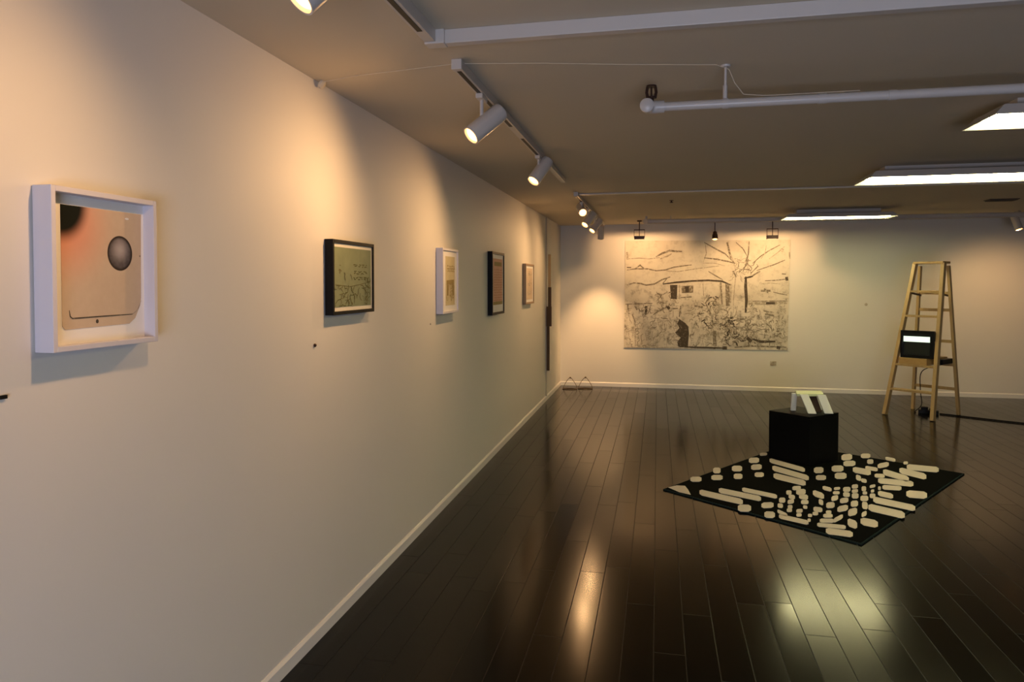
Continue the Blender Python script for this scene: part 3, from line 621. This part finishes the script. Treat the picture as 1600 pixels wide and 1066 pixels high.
for z in (.30, .585, .86, 1.23, 1.43):
    MB().beam(back(z, -1), back(z, 1), .035, .018, (0, 0, 1)).build('rear_rung', 'pine', r, r, bevel=.002)
for s in (-1, 1):
    MB().beam(front(1.43, s)-la*s*.028, back(1.40, s)-la*s*.028, .022, .008, (0, 0, 1)).build('spreader_bar', 'brownmetal', r, r)

# monitor, its box and the player on the ladder steps
def lp(a, b, z): return LB + la*a + ln*b + V((0, 0, z))
bz0 = .603
zf = .59+.012
fa = (front(.6, -1)+front(.6, 1))/2
bc = LB+ln*.395-la*.02
o = MB().obox(V((bc.x, bc.y, zf+.0375)), la*.155, ln*.262, V((0, 0, .0365))).build('wooden_box', 'pinebox', loc=(bc.x, bc.y, zf), bevel=.003); tag(o, 'shallow orange pine box on the ladder under the monitor', 'box')
my = -.60; ma = V((cos(my), sin(my), 0)); mn = V((-sin(my), cos(my), 0)); mz = zf+.0765
mc = V((bc.x, bc.y, mz))-ln*.095+la*.016
r = thing('monitor', 'black box monitor with a bright band on its screen, on the ladder', 'monitor', mc)
mw, mh, md = .178, .318, .28
Pm = lambda a, b, z: mc+ma*a+mn*b+V((0, 0, z))
MB().add([Pm(-mw, -md/2+.04, .0), Pm(mw, -md/2+.04, .0), Pm(mw, -md/2+.04, mh), Pm(-mw, -md/2+.04, mh), Pm(-mw*.7, md/2, .03), Pm(mw*.7, md/2, .03), Pm(mw*.7, md/2, mh*.8), Pm(-mw*.7, md/2, mh*.8)],
    [(0,1,2,3), (4,5,6,7), (0,1,5,4), (1,2,6,5), (2,3,7,6), (3,0,4,7)]).build('casing', 'bezel', r, r, bevel=.006)
mb = MB(); f0 = -md/2
for a0, a1, z0, z1 in ((-mw, -mw+.028, 0, mh), (mw-.045, mw, 0, mh), (-mw+.028, mw-.045, 0, .035), (-mw+.028, mw-.045, mh-.028, mh)):
    mb.obox(Pm((a0+a1)/2, f0+.02, (z0+z1)/2), ma*(a1-a0)/2, mn*.02, V((0, 0, (z1-z0)/2)))
mb.build('bezel', 'bezel', r, r, bevel=.003)
s = MB()
sx0, sx1 = -mw+.028, mw-.045
def band(z0, z1, mi): s.obox(Pm((sx0+sx1)/2, f0+.026, (z0+z1)/2), ma*(sx1-sx0)/2, mn*.006, V((0, 0, (z1-z0)/2)), mi)
band(.035, .186, 0); band(.186, .250, 1); band(.250, mh-.028, 0)
o = s.build('screen', ['screen', 'screen_on'], r, r); o['label'] = 'screen showing one bright horizontal band'
pc = LB+la*.172+ln*.52
pl = MB().obox((pc.x, pc.y, .6035+.035), la*.030, ln*.14, V((0, 0, .022))).obox((pc.x, pc.y, .6035+.0065), la*.024, ln*.13, V((0, 0, .0065))).build('media_player', 'black', loc=(pc.x, pc.y, .6035), bevel=.003); tag(pl, 'flat black media player on the rear rung behind the right ladder rail', 'player')

# cords on the floor
def smooth(pts, n=8):
    P = [V(p) for p in pts]; out = []
    for i in range(len(P)-1):
        a, b, c, d = P[max(i-1, 0)], P[i], P[i+1], P[min(i+2, len(P)-1)]
        for k in range(n):
            t = k/n; out.append(.5*((2*b)+(c-a)*t+(2*a-5*b+4*c-d)*t*t+(3*b-a-3*c+d)*t**3))
    return out+[P[-1]]
MB().tube(smooth([pc-la*.018+V((0, 0, .612)), pc-la*.045+ln*.02+V((0, 0, .590)), on(1, 9.62, 1441, 580), on(1, 9.64, 1438, 608), on(1, 9.64, 1440, 632), (4.448, 9.64, .016), (4.462, 9.65, .006)]), .005, 8).build('power_cord', 'black', pl, pl, smooth=True)
r = thing('power_strip', 'black plug block lying on the floor inside the ladder feet', 'power strip', (4.56, 9.60, 0))
MB().obox((4.58, 9.60, .022), (.10, -.03, 0), (.012, .04, 0), (0, 0, .0215)).build('strip_body', 'black', r, r, bevel=.004)
MB().obox((4.54, 9.61, .062), (.035, -.01, 0), (.008, .028, 0), (0, 0, .018)).build('plug', 'black', r, r, bevel=.004)
MB().obox((4.61, 9.59, .055), (.022, -.006, 0), (.006, .022, 0), (0, 0, .011)).build('plug', 'black', r, r, bevel=.004)
o = MB().tube(smooth([(4.69, 9.57, .0085), (4.80, 9.50, .0085), (5.0, 9.36, .0085), (5.37, 9.12, .0085), (6.0, 8.80, .0085), (7.2, 8.5, .0085)]), .008, 8).build('extension_cord', 'black', loc=(5.3, 9.2, 0), smooth=True); tag(o, 'black extension cord running along the floor to the right edge', 'cord')

# two bent wire pieces in the far corner
def wire_piece(label, x, y):
    r = thing('wire_arch', label, 'wire stand', (x, y, 0), 'bent wire stands in the far corner')
    MB().tube(smooth([(x-.10, y-.02, .004), (x-.085, y-.01, .05), (x-.045, y, .12), (x, y+.01, .160), (x+.045, y, .12), (x+.09, y-.01, .05), (x+.105, y-.03, .004)]), .0042, 8).build('wire_hoop', 'wire', r, r, smooth=True)
    MB().lathe((x, y+.01, .16), (0, 0, 1), [(-.012, .003), (-.008, .012), (.004, .014), (.012, .008), (.014, 0)], 12).build('hoop_knob', 'wire', r, r, smooth=True)
    MB().tube([(x+.105*cos(t), y-.05+.065*sin(t), .0055) for t in [2*pi*k/24 for k in range(24)]], .005, 8, closed=True).build('base_ring', 'wire', r, r, smooth=True)
wire_piece('left bent wire arch on the floor, closest to the corner', .19, 10.78)
wire_piece('right bent wire arch on the floor, beside the corner one', .405, 10.86)

# ------------------------------------------------------------------ daylight and exposure
w = bpy.data.worlds.new('daylight'); SC.world = w; w.use_nodes = True
w.node_tree.nodes['Background'].inputs[0].default_value = (1, .9, .85, 1); w.node_tree.nodes['Background'].inputs[1].default_value = .2
L = bpy.data.lights.new('daylight', 'AREA'); L.shape = 'RECTANGLE'; L.size = W1-W0; L.size_y = WZ1-WZ0; L.energy = 68; L.color = (.68, .75, 1.)
o = bpy.data.objects.new('daylight', L); COL.objects.link(o); o.location = ((W0+W1)/2, YF-.25, (WZ0+WZ1)/2); o.rotation_euler = (math.radians(90), 0, 0)
o.rotation_euler = V((0, 1, 0)).to_track_quat('-Z', 'Z').to_euler()
vs = SC.view_settings; SC.display_settings.display_device = 'sRGB'; vs.view_transform = 'Standard'; vs.look = 'None'; vs.gamma = 1; vs.use_curve_mapping = False
vs.exposure = 0.80
SC.cycles.max_bounces = 8; SC.cycles.diffuse_bounces = 5; SC.cycles.sample_clamp_indirect = 8
